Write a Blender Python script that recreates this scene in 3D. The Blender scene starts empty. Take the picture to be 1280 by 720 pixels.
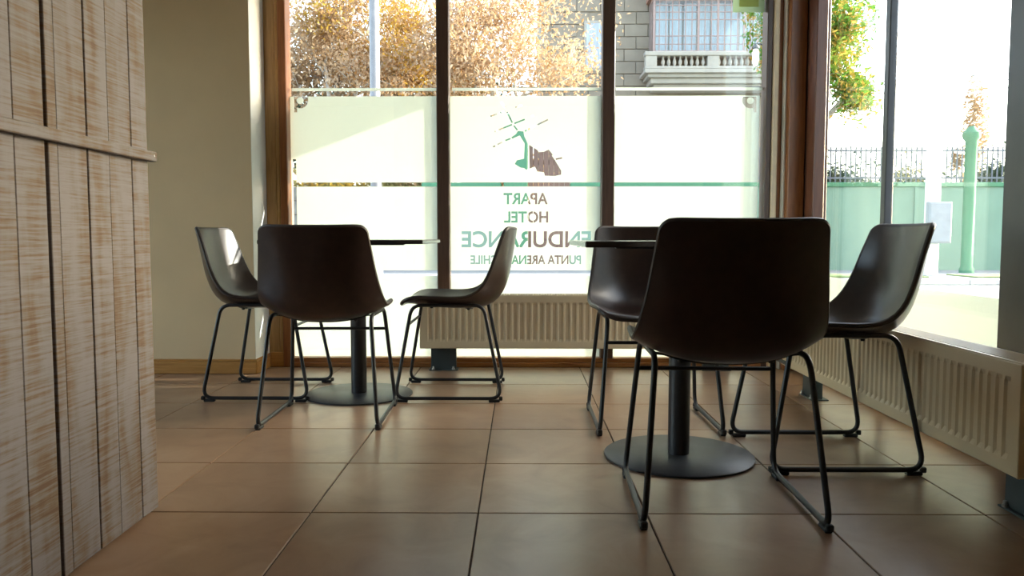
import bpy, bmesh, math, random
from mathutils import Vector, Matrix, geometry

# ------------------------------------------------------------------ camera, sky, sun, exposure
scene = bpy.context.scene
COL = scene.collection
F_PX, EYE = 960.0, 0.742                       # focal length in pixels of the 1280 px frame, eye height
PITCH = math.atan(64 / F_PX)
YAW = math.atan(10 / F_PX * math.cos(PITCH))
cam_data = bpy.data.cameras.new('camera')
cam_data.sensor_width = 36.0
cam_data.lens = 36.0 * F_PX / 1280.0
cam_data.clip_start = 0.02
cam_data.clip_end = 300
cam = bpy.data.objects.new('camera', cam_data)
COL.objects.link(cam)
cam.location = (0, 0, EYE)
cam.rotation_euler = (math.pi / 2 - PITCH, 0, YAW)
scene.camera = cam

SUN_DIR = Vector((1.0, 0.24, 0.38)).normalized()
world = bpy.data.worlds.new('sky')
scene.world = world
world.use_nodes = True
wn = world.node_tree
bg = wn.nodes['Background']
sky = wn.nodes.new('ShaderNodeTexSky')
sky.sky_type = 'NISHITA'
sky.sun_disc = False
sky.sun_elevation = math.asin(SUN_DIR.z)
sky.sun_rotation = math.atan2(SUN_DIR.x, SUN_DIR.y)
sky.air_density = 1.0
sky.dust_density = 3.0
sky_tone = wn.nodes.new('ShaderNodeHueSaturation')       # hazy autumn sky under the camera's warm white balance
sky_tone.inputs['Saturation'].default_value = 0.75
sky_warm = wn.nodes.new('ShaderNodeMix')
sky_warm.data_type = 'RGBA'
sky_warm.blend_type = 'MULTIPLY'
sky_warm.inputs[0].default_value = 1.0
sky_warm.inputs[7].default_value = (1.03, 1.0, 0.96, 1)
wn.links.new(sky.outputs[0], sky_tone.inputs['Color'])
wn.links.new(sky_tone.outputs[0], sky_warm.inputs[6])
wn.links.new(sky_warm.outputs[2], bg.inputs[0])
bg.inputs[1].default_value = 0.72
sun_data = bpy.data.lights.new('sun', 'SUN')
sun_data.energy = 10.0
sun_data.angle = math.radians(0.25)
sun_data.color = (1.0, 0.95, 0.86)
sun = bpy.data.objects.new('sun', sun_data)
COL.objects.link(sun)
sun.location = (12, 6, 8)
sun.rotation_mode = 'QUATERNION'
sun.rotation_quaternion = (-SUN_DIR).to_track_quat('-Z', 'Y')

vs = scene.view_settings
vs.view_transform = 'Standard'
vs.look = 'None'
vs.gamma = 1.0
vs.use_curve_mapping = False
vs.exposure = 1.15
scene.cycles.use_denoising = True
scene.cycles.max_bounces = 14
scene.cycles.diffuse_bounces = 8
scene.cycles.transparent_max_bounces = 24
scene.cycles.sample_clamp_indirect = 8.0

# ------------------------------------------------------------------ measuring helpers
_cp, _sp, _cy, _sy = math.cos(PITCH), math.sin(PITCH), math.cos(YAW), math.sin(YAW)
_F = Vector((-_sy * _cp, _cy * _cp, -_sp))
_R = Vector((_cy, _sy, 0))
_U = _R.cross(_F)


def at(px, py, Y):
    """world point of the plane y = Y seen at a photograph pixel"""
    d = _F + _R * ((px - 640) / F_PX) + _U * ((360 - py) / F_PX)
    return Vector((0, 0, EYE)) + d * (Y / d.y)


# ------------------------------------------------------------------ object helpers
def tag(o, label=None, cat=None, group=None, kind=None):
    for k, v in (('label', label), ('category', cat), ('group', group), ('kind', kind)):
        if v:
            o[k] = v
    return o


def link(name, me, mat, parent=None, loc=None):
    o = bpy.data.objects.new(name, me)
    COL.objects.link(o)
    if mat and not me.materials:
        me.materials.append(mat)
    if parent:
        o.parent = parent
    if loc:
        o.location = loc
    return o


def empty(name, loc=(0, 0, 0), rz=0.0):
    o = bpy.data.objects.new(name, None)
    COL.objects.link(o)
    o.location = loc
    o.rotation_euler = (0, 0, rz)
    o.empty_display_size = 0.1
    return o


def copy_tree(o, parent=None):
    c = o.copy()
    COL.objects.link(c)
    c.parent = parent
    for ch in list(o.children):
        copy_tree(ch, c)
    return c


class MB:
    """collects shapes into one mesh"""

    def __init__(self):
        self.v, self.f = [], []

    def add(self, vs_, fs_):
        n = len(self.v)
        self.v += [tuple(p) for p in vs_]
        self.f += [tuple(i + n for i in f) for f in fs_]
        return self

    def box(self, x0, x1, y0, y1, z0, z1, bev=0.0):
        if x0 > x1: x0, x1 = x1, x0
        if y0 > y1: y0, y1 = y1, y0
        if z0 > z1: z0, z1 = z1, z0
        if bev <= 0:
            p = [(x, y, z) for z in (z0, z1) for y in (y0, y1) for x in (x0, x1)]
            return self.add(p, [(0, 2, 3, 1), (4, 5, 7, 6), (0, 1, 5, 4), (2, 6, 7, 3), (0, 4, 6, 2), (1, 3, 7, 5)])
        bm = bmesh.new()
        bmesh.ops.create_cube(bm, size=1, matrix=Matrix.Translation(((x0 + x1) / 2, (y0 + y1) / 2, (z0 + z1) / 2)) @ Matrix.Diagonal((x1 - x0, y1 - y0, z1 - z0, 1)))
        b = min(bev, 0.45 * min(x1 - x0, y1 - y0, z1 - z0))
        bmesh.ops.bevel(bm, geom=bm.edges[:], offset=b, segments=1, affect='EDGES', profile=0.5)
        return self._bm(bm)

    def _bm(self, bm):
        bm.verts.ensure_lookup_table()
        bm.verts.index_update()
        self.add([v.co for v in bm.verts], [[v.index for v in f.verts] for f in bm.faces])
        bm.free()
        return self

    def tube(self, pts, r, seg=10, closed=False, flat=None):
        pts = [Vector(p) for p in pts]
        n = len(pts)
        rr = r if isinstance(r, (list, tuple)) else [r] * n
        tang = []
        for i in range(n):
            if closed:
                t = pts[(i + 1) % n] - pts[i - 1]
            else:
                t = pts[min(i + 1, n - 1)] - pts[max(i - 1, 0)]
            tang.append(t.normalized())
        up = Vector((0, 0, 1)) if abs(tang[0].z) < 0.9 else Vector((1, 0, 0))
        a = tang[0].cross(up).normalized()
        V = []
        for i in range(n):
            a = (a - tang[i] * a.dot(tang[i])).normalized()
            b = tang[i].cross(a)
            for k in range(seg):
                an = 2 * math.pi * k / seg
                V.append(pts[i] + (a * math.cos(an) + b * math.sin(an)) * rr[i])
        Fc = []
        m = n if closed else n - 1
        for i in range(m):
            j = (i + 1) % n
            for k in range(seg):
                k2 = (k + 1) % seg
                Fc.append((i * seg + k, i * seg + k2, j * seg + k2, j * seg + k))
        if not closed:
            Fc.append(tuple(range(seg))[::-1])
            Fc.append(tuple((n - 1) * seg + k for k in range(seg)))
        return self.add(V, Fc)

    def lathe(self, prof, cx=0, cy=0, seg=32):
        V, Fc = [], []
        for (r, z) in prof:
            for k in range(seg):
                an = 2 * math.pi * k / seg
                V.append((cx + r * math.cos(an), cy + r * math.sin(an), z))
        for i in range(len(prof) - 1):
            for k in range(seg):
                k2 = (k + 1) % seg
                Fc.append((i * seg + k, i * seg + k2, (i + 1) * seg + k2, (i + 1) * seg + k))
        Fc.append(tuple(range(seg))[::-1])
        Fc.append(tuple((len(prof) - 1) * seg + k for k in range(seg)))
        return self.add(V, Fc)

    def mesh(self, name, smooth=False):
        me = bpy.data.meshes.new(name)
        me.from_pydata(self.v, [], self.f)
        if smooth:
            me.polygons.foreach_set('use_smooth', [True] * len(me.polygons))
            try:
                me.set_sharp_from_angle(angle=math.radians(40))
            except Exception:
                pass
        me.update()
        return me

    def build(self, name, mat, parent=None, smooth=False, loc=None):
        return link(name, self.mesh(name, smooth), mat, parent, loc)


def fillet(pts, rad, closed=True, n=6):
    """round the corners of a polyline"""
    pts = [Vector(p) for p in pts]
    out = []
    N = len(pts)
    for i in range(N):
        if not closed and i in (0, N - 1):
            out.append(pts[i])
            continue
        p, a, b = pts[i], pts[i - 1], pts[(i + 1) % N]
        r = rad[i] if isinstance(rad, (list, tuple)) else rad
        da, db = (a - p).normalized(), (b - p).normalized()
        ang = da.angle(db)
        d = min(r / math.tan(ang / 2), (a - p).length * 0.48, (b - p).length * 0.48)
        q0, q1 = p + da * d, p + db * d
        for k in range(n + 1):
            t = k / n
            out.append(q0 * (1 - t) ** 2 + p * 2 * t * (1 - t) + q1 * t ** 2)
    return out


# ------------------------------------------------------------------ materials
def new_mat(name):
    m = bpy.data.materials.new(name)
    m.use_nodes = True
    nt = m.node_tree
    return m, nt, nt.nodes['Principled BSDF']


def N(nt, typ, **kw):
    n = nt.nodes.new(typ)
    for k, v in kw.items():
        if hasattr(n, k):
            setattr(n, k, v)
        else:
            n.inputs[k].default_value = v
    return n


def coords(nt, scale=(1, 1, 1), out='Object'):
    tc = N(nt, 'ShaderNodeTexCoord')
    mp = N(nt, 'ShaderNodeMapping')
    mp.inputs['Scale'].default_value = scale
    nt.links.new(tc.outputs[out], mp.inputs[0])
    return mp.outputs[0]


def ramp(nt, fac, stops):
    r = N(nt, 'ShaderNodeValToRGB')
    els = r.color_ramp.elements
    while len(els) < len(stops):
        els.new(0.5)
    for e, (p, c) in zip(els, stops):
        e.position = p
        e.color = (*c, 1)
    nt.links.new(fac, r.inputs[0])
    return r.outputs[0]


def simple(name, col, rough=0.5, metal=0.0, var=0.12, scale=8.0, stretch=(1, 1, 1), bump=0.0, spec=0.5):
    m, nt, p = new_mat(name)
    no = N(nt, 'ShaderNodeTexNoise')
    no.inputs['Scale'].default_value = scale
    no.inputs['Detail'].default_value = 5
    nt.links.new(coords(nt, stretch), no.inputs['Vector'])
    lo = tuple(c * (1 - var) for c in col)
    hi = tuple(min(1, c * (1 + var)) for c in col)
    nt.links.new(ramp(nt, no.outputs[0], [(0.3, lo), (0.7, hi)]), p.inputs['Base Color'])
    p.inputs['Roughness'].default_value = rough
    p.inputs['Metallic'].default_value = metal
    p.inputs['Specular IOR Level'].default_value = spec
    if bump:
        b = N(nt, 'ShaderNodeBump')
        b.inputs['Strength'].default_value = bump
        b.inputs['Distance'].default_value = 0.002
        nt.links.new(no.outputs[0], b.inputs['Height'])
        nt.links.new(b.outputs[0], p.inputs['Normal'])
    return m


def wood(name, dark, light, rough=0.4, axis='z', scale=6.0):
    st = {'z': (14, 14, 1), 'x': (1, 14, 14), 'y': (14, 1, 14)}[axis]
    m, nt, p = new_mat(name)
    no = N(nt, 'ShaderNodeTexNoise')
    no.inputs['Scale'].default_value = scale
    no.inputs['Detail'].default_value = 8
    no.inputs['Distortion'].default_value = 0.6
    nt.links.new(coords(nt, st), no.inputs['Vector'])
    nt.links.new(ramp(nt, no.outputs[0], [(0.28, dark), (0.72, light)]), p.inputs['Base Color'])
    p.inputs['Roughness'].default_value = rough
    return m


def mat_tile():
    m, nt, p = new_mat('terracotta_tile')
    oi = N(nt, 'ShaderNodeObjectInfo')
    tc = N(nt, 'ShaderNodeTexCoord')
    vm = N(nt, 'ShaderNodeVectorMath', operation='MULTIPLY_ADD')
    cmb = N(nt, 'ShaderNodeCombineXYZ')
    nt.links.new(oi.outputs['Random'], cmb.inputs[0])
    nt.links.new(oi.outputs['Random'], cmb.inputs[1])
    nt.links.new(cmb.outputs[0], vm.inputs[0])
    vm.inputs[1].default_value = (37, 53, 0)
    nt.links.new(tc.outputs['Object'], vm.inputs[2])
    no = N(nt, 'ShaderNodeTexNoise')
    no.inputs['Scale'].default_value = 5.0
    no.inputs['Detail'].default_value = 7
    no.inputs['Roughness'].default_value = 0.62
    no.inputs['Distortion'].default_value = 0.8
    nt.links.new(vm.outputs[0], no.inputs['Vector'])
    col = ramp(nt, no.outputs[0], [(0.25, (0.22, 0.125, 0.075)), (0.5, (0.295, 0.18, 0.108)), (0.78, (0.35, 0.235, 0.155))])
    hs = N(nt, 'ShaderNodeHueSaturation')
    ma = N(nt, 'ShaderNodeMath', operation='MULTIPLY_ADD')
    nt.links.new(oi.outputs['Random'], ma.inputs[0])
    ma.inputs[1].default_value = 0.16
    ma.inputs[2].default_value = 0.92
    nt.links.new(ma.outputs[0], hs.inputs['Value'])
    nt.links.new(col, hs.inputs['Color'])
    nt.links.new(hs.outputs[0], p.inputs['Base Color'])
    rr = N(nt, 'ShaderNodeMath', operation='MULTIPLY_ADD')
    nt.links.new(no.outputs[0], rr.inputs[0])
    rr.inputs[1].default_value = 0.05
    rr.inputs[2].default_value = 0.27
    nt.links.new(rr.outputs[0], p.inputs['Roughness'])
    b = N(nt, 'ShaderNodeBump')
    b.inputs['Strength'].default_value = 0.05
    b.inputs['Distance'].default_value = 0.001
    nt.links.new(no.outputs[0], b.inputs['Height'])
    nt.links.new(b.outputs[0], p.inputs['Normal'])
    return m


def mat_plank():
    """whitewashed sawn board: pale paint caught on cross-wise saw marks over tan wood"""
    m, nt, p = new_mat('whitewashed_plank')
    oi = N(nt, 'ShaderNodeObjectInfo')
    tc = N(nt, 'ShaderNodeTexCoord')
    cmb = N(nt, 'ShaderNodeCombineXYZ')
    for k in range(3):
        nt.links.new(oi.outputs['Random'], cmb.inputs[k])
    vm = N(nt, 'ShaderNodeVectorMath', operation='MULTIPLY_ADD')
    nt.links.new(cmb.outputs[0], vm.inputs[0])
    vm.inputs[1].default_value = (11, 17, 23)
    nt.links.new(tc.outputs['Object'], vm.inputs[2])

    def noise(sc, st, detail=5, dist=0.0):
        mp = N(nt, 'ShaderNodeMapping')
        mp.inputs['Scale'].default_value = st
        nt.links.new(vm.outputs[0], mp.inputs[0])
        n = N(nt, 'ShaderNodeTexNoise')
        n.inputs['Scale'].default_value = sc
        n.inputs['Detail'].default_value = detail
        n.inputs['Distortion'].default_value = dist
        nt.links.new(mp.outputs[0], n.inputs['Vector'])
        return n.outputs[0]
    saw = noise(1.0, (5, 5, 190), 4)
    patch = noise(1.0, (9, 16, 3.4), 4, 0.5)
    fine = noise(1.0, (20, 30, 380), 3)
    a1 = N(nt, 'ShaderNodeMath', operation='MULTIPLY_ADD')
    nt.links.new(saw, a1.inputs[0]); a1.inputs[1].default_value = 0.55
    hp = N(nt, 'ShaderNodeMath', operation='MULTIPLY')
    nt.links.new(patch, hp.inputs[0]); hp.inputs[1].default_value = 0.5
    nt.links.new(hp.outputs[0], a1.inputs[2])
    a2 = N(nt, 'ShaderNodeMath', operation='MULTIPLY_ADD')
    nt.links.new(fine, a2.inputs[0]); a2.inputs[1].default_value = 0.2
    nt.links.new(a1.outputs[0], a2.inputs[2])
    col = ramp(nt, a2.outputs[0], [(0.46, (0.11, 0.058, 0.027)), (0.54, (0.14, 0.092, 0.05)), (0.60, (0.15, 0.122, 0.104)), (0.70, (0.18, 0.16, 0.156))])
    nt.links.new(col, p.inputs['Base Color'])
    p.inputs['Roughness'].default_value = 0.75
    b = N(nt, 'ShaderNodeBump')
    b.inputs['Strength'].default_value = 0.35
    b.inputs['Distance'].default_value = 0.002
    nt.links.new(a2.outputs[0], b.inputs['Height'])
    nt.links.new(b.outputs[0], p.inputs['Normal'])
    return m


def mat_glass(name='window_glass', tint=(0.95, 0.98, 0.97)):
    m = bpy.data.materials.new(name)
    m.use_nodes = True
    nt = m.node_tree
    nt.nodes.clear()
    out = N(nt, 'ShaderNodeOutputMaterial')
    tr = N(nt, 'ShaderNodeBsdfTransparent')
    tr.inputs[0].default_value = (*tint, 1)
    gl = N(nt, 'ShaderNodeBsdfGlossy')
    gl.inputs['Roughness'].default_value = 0.0
    lw = N(nt, 'ShaderNodeLayerWeight')
    lw.inputs['Blend'].default_value = 0.5
    pw = N(nt, 'ShaderNodeMath', operation='POWER')
    nt.links.new(lw.outputs['Facing'], pw.inputs[0]); pw.inputs[1].default_value = 5.0
    ma = N(nt, 'ShaderNodeMath', operation='MULTIPLY_ADD')
    nt.links.new(pw.outputs[0], ma.inputs[0]); ma.inputs[1].default_value = 0.92; ma.inputs[2].default_value = 0.05
    mx = N(nt, 'ShaderNodeMixShader')
    nt.links.new(ma.outputs[0], mx.inputs[0])
    nt.links.new(tr.outputs[0], mx.inputs[1])
    nt.links.new(gl.outputs[0], mx.inputs[2])
    nt.links.new(mx.outputs[0], out.inputs[0])
    return m


def mat_thin(name, col, transl=0.6, var=0.08, scale=3.0, rand=False):
    """thin sheet or leaf: part of the light passes through diffusely"""
    m = bpy.data.materials.new(name)
    m.use_nodes = True
    nt = m.node_tree
    nt.nodes.clear()
    out = N(nt, 'ShaderNodeOutputMaterial')
    no = N(nt, 'ShaderNodeTexNoise')
    no.inputs['Scale'].default_value = scale
    no.inputs['Detail'].default_value = 4
    nt.links.new(coords(nt), no.inputs['Vector'])
    if isinstance(col[0], (int, float)):
        st = [(0.3, tuple(c * (1 - var) for c in col)), (0.7, tuple(min(1, c * (1 + var)) for c in col))]
    else:
        n = len(col)
        st = [(0.25 + 0.5 * i / (n - 1), c) for i, c in enumerate(col)]
    c = ramp(nt, no.outputs[0], st)
    d = N(nt, 'ShaderNodeBsdfDiffuse')
    t = N(nt, 'ShaderNodeBsdfTranslucent')
    nt.links.new(c, d.inputs[0]); nt.links.new(c, t.inputs[0])
    mx = N(nt, 'ShaderNodeMixShader')
    mx.inputs[0].default_value = transl
    nt.links.new(d.outputs[0], mx.inputs[1]); nt.links.new(t.outputs[0], mx.inputs[2])
    nt.links.new(mx.outputs[0], out.inputs[0])
    return m


M = dict(
    tile=mat_tile(), plank=mat_plank(), glass=mat_glass(),
    grout=simple('dark_grout', (0.085, 0.06, 0.045), 0.9, scale=40),
    plaster=simple('beige_plaster', (0.70, 0.525, 0.305), 0.85, var=0.05, scale=3, bump=0.05),
    ceiling=simple('white_ceiling', (0.62, 0.59, 0.53), 0.9, var=0.03),
    pine=wood('varnished_pine', (0.36, 0.165, 0.04), (0.52, 0.265, 0.075), 0.32, 'x'),
    pine_v=wood('varnished_pine_upright', (0.36, 0.19, 0.06), (0.52, 0.31, 0.11), 0.35, 'z'),
    redwood=wood('red_brown_frame_wood', (0.22, 0.075, 0.022), (0.36, 0.135, 0.042), 0.35, 'z'),
    redwood_h=wood('red_brown_rail_wood', (0.24, 0.09, 0.028), (0.40, 0.165, 0.052), 0.35, 'x'),
    darkred=wood('dark_red_brown_frame', (0.11, 0.035, 0.02), (0.17, 0.06, 0.03), 0.35, 'z'),
    darkframe=wood('dark_brown_frame', (0.08, 0.043, 0.03), (0.12, 0.065, 0.045), 0.4, 'z'),
    greyframe=simple('grey_frame', (0.06, 0.06, 0.07), 0.4),
    light_bead=simple('pale_bead', (0.85, 0.70, 0.48), 0.4),
    white_bead=simple('white_sealant', (0.75, 0.73, 0.68), 0.5),
    film=mat_thin('frosted_film', (0.88, 0.905, 0.835), 0.51, var=0.01),
    leather=simple('dark_brown_leather', (0.026, 0.014, 0.011), 0.28, var=0.25, scale=30, bump=0.12),
    piping=simple('leather_piping', (0.03, 0.017, 0.012), 0.45, scale=50),
    black_metal=simple('black_powder_coat', (0.018, 0.018, 0.02), 0.38, scale=60),
    base_metal=simple('charcoal_steel', (0.035, 0.036, 0.04), 0.42, scale=50, spec=0.5),
    rubber=simple('black_plastic', (0.012, 0.012, 0.012), 0.5, scale=50),
    tabletop=simple('dark_tabletop', (0.03, 0.022, 0.022), 0.16, scale=12, stretch=(1, 8, 1)),
    radiator=simple('cream_enamel', (0.68, 0.545, 0.35), 0.38, var=0.03),
    radslot=simple('dark_slot', (0.06, 0.05, 0.04), 0.7),
    stand=simple('dark_green_grey_steel', (0.05, 0.065, 0.065), 0.5),
    bolt=simple('zinc_bolt', (0.5, 0.5, 0.48), 0.35, 1.0),
    backing=simple('dark_gap', (0.05, 0.026, 0.016), 0.9),
    asphalt=simple('asphalt', (0.12, 0.13, 0.14), 0.9, scale=30),
    concrete=simple('pale_pavement', (0.21, 0.22, 0.235), 0.9, scale=6),
    kerb=simple('kerb_stone', (0.55, 0.54, 0.52), 0.9, scale=10),
    grass=simple('grass', (0.14, 0.20, 0.06), 0.9, scale=40, var=0.3),
    greenwall=simple('green_painted_wall', (0.17, 0.27, 0.21), 0.8, var=0.06, scale=1.5),
    greenpost=simple('green_painted_post', (0.06, 0.20, 0.11), 0.7, var=0.06),
    stonewall=simple('grey_stone_wall', (0.17, 0.17, 0.15), 0.9, scale=5, var=0.3),
    railing=simple('grey_railing', (0.12, 0.135, 0.17), 0.6),
    gate=wood('brown_gate_board', (0.11, 0.06, 0.045), (0.19, 0.11, 0.085), 0.6, 'z'),
    facade=simple('sandstone_facade', (0.27, 0.235, 0.19), 0.85, var=0.12, scale=2.5),
    stonetrim=simple('pale_stone_trim', (0.36, 0.345, 0.31), 0.85, var=0.08, scale=4),
    redroof=simple('red_brick_parapet', (0.30, 0.16, 0.115), 0.85, scale=6),
    bayframe=simple('mauve_bay_frame', (0.30, 0.22, 0.21), 0.6),
    curtain=simple('pale_curtain', (0.40, 0.46, 0.56), 0.9, scale=5, stretch=(6, 1, 0.4), var=0.25),
    pole=simple('grey_lamp_pole', (0.20, 0.205, 0.23), 0.45, 0.0),
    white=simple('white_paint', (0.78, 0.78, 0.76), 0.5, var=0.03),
    box_grey=simple('pale_grey_cabinet', (0.26, 0.28, 0.32), 0.5),
    cable=simple('black_cable', (0.03, 0.03, 0.03), 0.6),
    bark=simple('grey_bark', (0.50, 0.46, 0.41), 0.9, scale=14, var=0.35, bump=0.2),
    orange_leaf=mat_thin('orange_leaf', [(0.28, 0.14, 0.045), (0.38, 0.215, 0.09), (0.48, 0.34, 0.20), (0.33, 0.175, 0.07)], 0.5, scale=0.9),
    tan_leaf=mat_thin('tan_leaf', [(0.34, 0.22, 0.125), (0.48, 0.345, 0.22), (0.58, 0.46, 0.34)], 0.5, scale=1.1),
    yellow_leaf=mat_thin('yellow_leaf', [(0.36, 0.23, 0.05), (0.52, 0.35, 0.07), (0.42, 0.21, 0.05)], 0.5, scale=0.9),
    olive_leaf=mat_thin('olive_leaf', [(0.17, 0.16, 0.06), (0.25, 0.22, 0.09), (0.38, 0.26, 0.11)], 0.5, scale=0.9),
    green_leaf=mat_thin('green_leaf', [(0.06, 0.17, 0.025), (0.12, 0.26, 0.04), (0.34, 0.30, 0.05)], 0.5, scale=0.7),
    dark_leaf=mat_thin('dark_evergreen_leaf', [(0.03, 0.05, 0.035), (0.05, 0.075, 0.05), (0.07, 0.10, 0.06)], 0.3, scale=0.9),
    sun_blocker=simple('cream_render', (0.66, 0.62, 0.54), 0.9, var=0.05),
    soffit=simple('white_soffit', (0.6, 0.58, 0.54), 0.8),
    sticker=mat_thin('pale_green_sticker', (0.62, 0.72, 0.55), 0.55),
    sticker_in=mat_thin('yellow_sticker_panel', (0.75, 0.78, 0.36), 0.55),
    globe=mat_thin('opal_globe', (0.85, 0.85, 0.83), 0.5),
)

# ------------------------------------------------------------------ room shell
GX, GY = 1.59, 4.40                       # glass planes: right-hand window and street window
T = 0.452                                 # tile pitch
TX0, TY0 = -0.112, 2.022                  # one grout crossing

floor = tag(MB().box(-4.1, 1.70, -3.1, 4.47, -0.12, -0.004).build('floor', M['grout']), kind='structure')
tile_me = MB().box(-T / 2 + 0.0022, T / 2 - 0.0022, -T / 2 + 0.0022, T / 2 - 0.0022, -0.010, 0.0, 0.0015).mesh('floor_tile')
tile_me.materials.append(M['tile'])


def cut_tile(x0, x1, y0, y1):
    g = 0.0022
    me = MB().box(x0 + g, x1 - g, y0 + g, y1 - g, -0.010, 0.0, 0.0015).mesh('floor_tile')
    me.materials.append(M['tile'])
    return link('floor_tile', me, None, floor)


ix0 = math.floor((-4.0 - TX0) / T)
iy0 = math.floor((-3.0 - TY0) / T)
for i in range(ix0, 8):
    for j in range(iy0, 8):
        x0, y0 = TX0 + i * T, TY0 + j * T
        x1, y1 = x0 + T, y0 + T
        cx0, cx1, cy0, cy1 = max(x0, -4.0), min(x1, 1.55), max(y0, -3.0), min(y1, 4.335)
        if cx1 - cx0 < 0.03 or cy1 - cy0 < 0.03:
            continue
        if cx1 < -1.43 and cy0 > 4.12:
            continue
        if (cx1 - cx0, cy1 - cy0) != (x1 - x0, y1 - y0):
            cut_tile(cx0, cx1, cy0, cy1)
        else:
            link('floor_tile', tile_me, None, floor, ((x0 + x1) / 2, (y0 + y1) / 2, 0))

CEIL = 2.72
tag(MB().box(-4.1, 1.72, -3.1, 4.5, CEIL, CEIL + 0.15).build('ceiling', M['ceiling']), kind='structure')
tag(MB().box(-4.1, -1.435, 4.12, 4.50, -0.004, CEIL).build('wall_back', M['plaster']), kind='structure')
tag(MB().box(-1.435, 1.72, 4.34, 4.50, 2.46, CEIL).build('wall_back', M['plaster']), kind='structure')
tag(MB().box(-4.2, -4.0, -3.1, 0.8, -0.004, CEIL).box(-4.2, -4.0, 3.8, 4.12, -0.004, CEIL).box(-4.2, -4.0, 0.8, 3.8, -0.004, 0.3).box(-4.2, -4.0, 0.8, 3.8, 2.4, CEIL).build('wall_left', M['plaster']), kind='structure')
win_fill = tag(empty('window_fill', (-4.1, 2.3, 0.3)), kind='structure')  # invented window out of view, added so skylight brightens the back wall
for k in range(3):
    MB().box(-.003, .003, -1.45 + k * .98, -.51 + k * .98, .06, 2.04).build('glass_pane', M['glass'], win_fill)
for y in (-1.47, -.49, .49, 1.47):
    MB().box(-.05, .05, y - .03, y + .03, .0, 2.1, .004).build('mullion', M['darkframe'], win_fill)
for z in (0.0, 2.04):
    MB().box(-.05, .05, -1.44, 1.44, z, z + .06, .004).build('rail', M['darkframe'], win_fill)
tag(MB().box(-4.0, 1.72, -3.2, -3.0, -0.004, CEIL).build('wall_front', M['plaster']), kind='structure')
tag(MB().box(1.54, 1.72, -3.0, 2.25, -0.004, CEIL).build('wall_right', M['plaster']), kind='structure')
tag(MB().box(1.54, 1.72, 2.25, 4.34, 2.46, CEIL).build('wall_right', M['plaster']), kind='structure')

# baseboards: along the plastered wall and round its corner into the window reveal
tag(MB().box(-4.0, -1.425, 4.104, 4.12, 0, 0.066, 0.004).box(-4.0, -1.425, 4.110, 4.12, 0.066, 0.08, 0.003).build('baseboard_back', M['pine']), kind='structure')
tag(MB().box(-1.435, -1.424, 4.12, 4.355, 0, 0.066, 0.003).box(-1.435, -1.428, 4.12, 4.355, 0.066, 0.08, 0.002).build('baseboard_reveal', M['pine']), kind='structure')

# casing left of the street window
tr = tag(empty('trim_1'), kind='structure')
MB().box(-1.434, -1.372, 4.352, 4.44, 0.0, 2.46, 0.004).build('casing_board', M['pine_v'], tr)
MB().box(-1.372, -1.350, 4.345, 4.44, 0.0, 2.46, 0.005).build('casing_bead', M['pine_v'], tr)
MB().box(-1.424, -1.350, 4.338, 4.350, 0.0, 0.085, 0.003).build('plinth_block', M['pine'], tr)

tag(MB().box(-1.4355, -1.4325, 4.121, 4.351, 0.08, 2.46).build('trim_lit_reveal', M['white']), kind='structure')      # added lining; its white stands in for light on the reveal

# corner posts between the two windows
tr = tag(empty('trim_2'), kind='structure')
MB().box(1.398, 1.428, 4.315, 4.44, 0.0, 2.46, 0.006).build('rounded_bead', M['light_bead'], tr)
MB().box(1.428, 1.452, 4.33, 4.44, 0.0, 2.46, 0.003).build('corner_fillet', M['redwood'], tr)
MB().box(1.452, 1.462, 4.285, 4.36, 0.0, 2.46, 0.002).build('sealant_line', M['white_bead'], tr)
MB().box(1.462, 1.552, 4.24, 4.444, 0.0, 2.46, 0.004).build('corner_post', M['redwood'], tr)
MB().box(1.556, 1.66, 4.20, 4.448, 0.0, 2.46, 0.003).build('outer_post', M['darkframe'], tr)


# ------------------------------------------------------------------ frosted film with real cut-outs
def circle(cx, cz, r, n=28, a0=0.0, a1=2 * math.pi):
    return [(cx + r * math.cos(a0 + (a1 - a0) * k / n), cz + r * math.sin(a0 + (a1 - a0) * k / n)) for k in range(n)]


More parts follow.
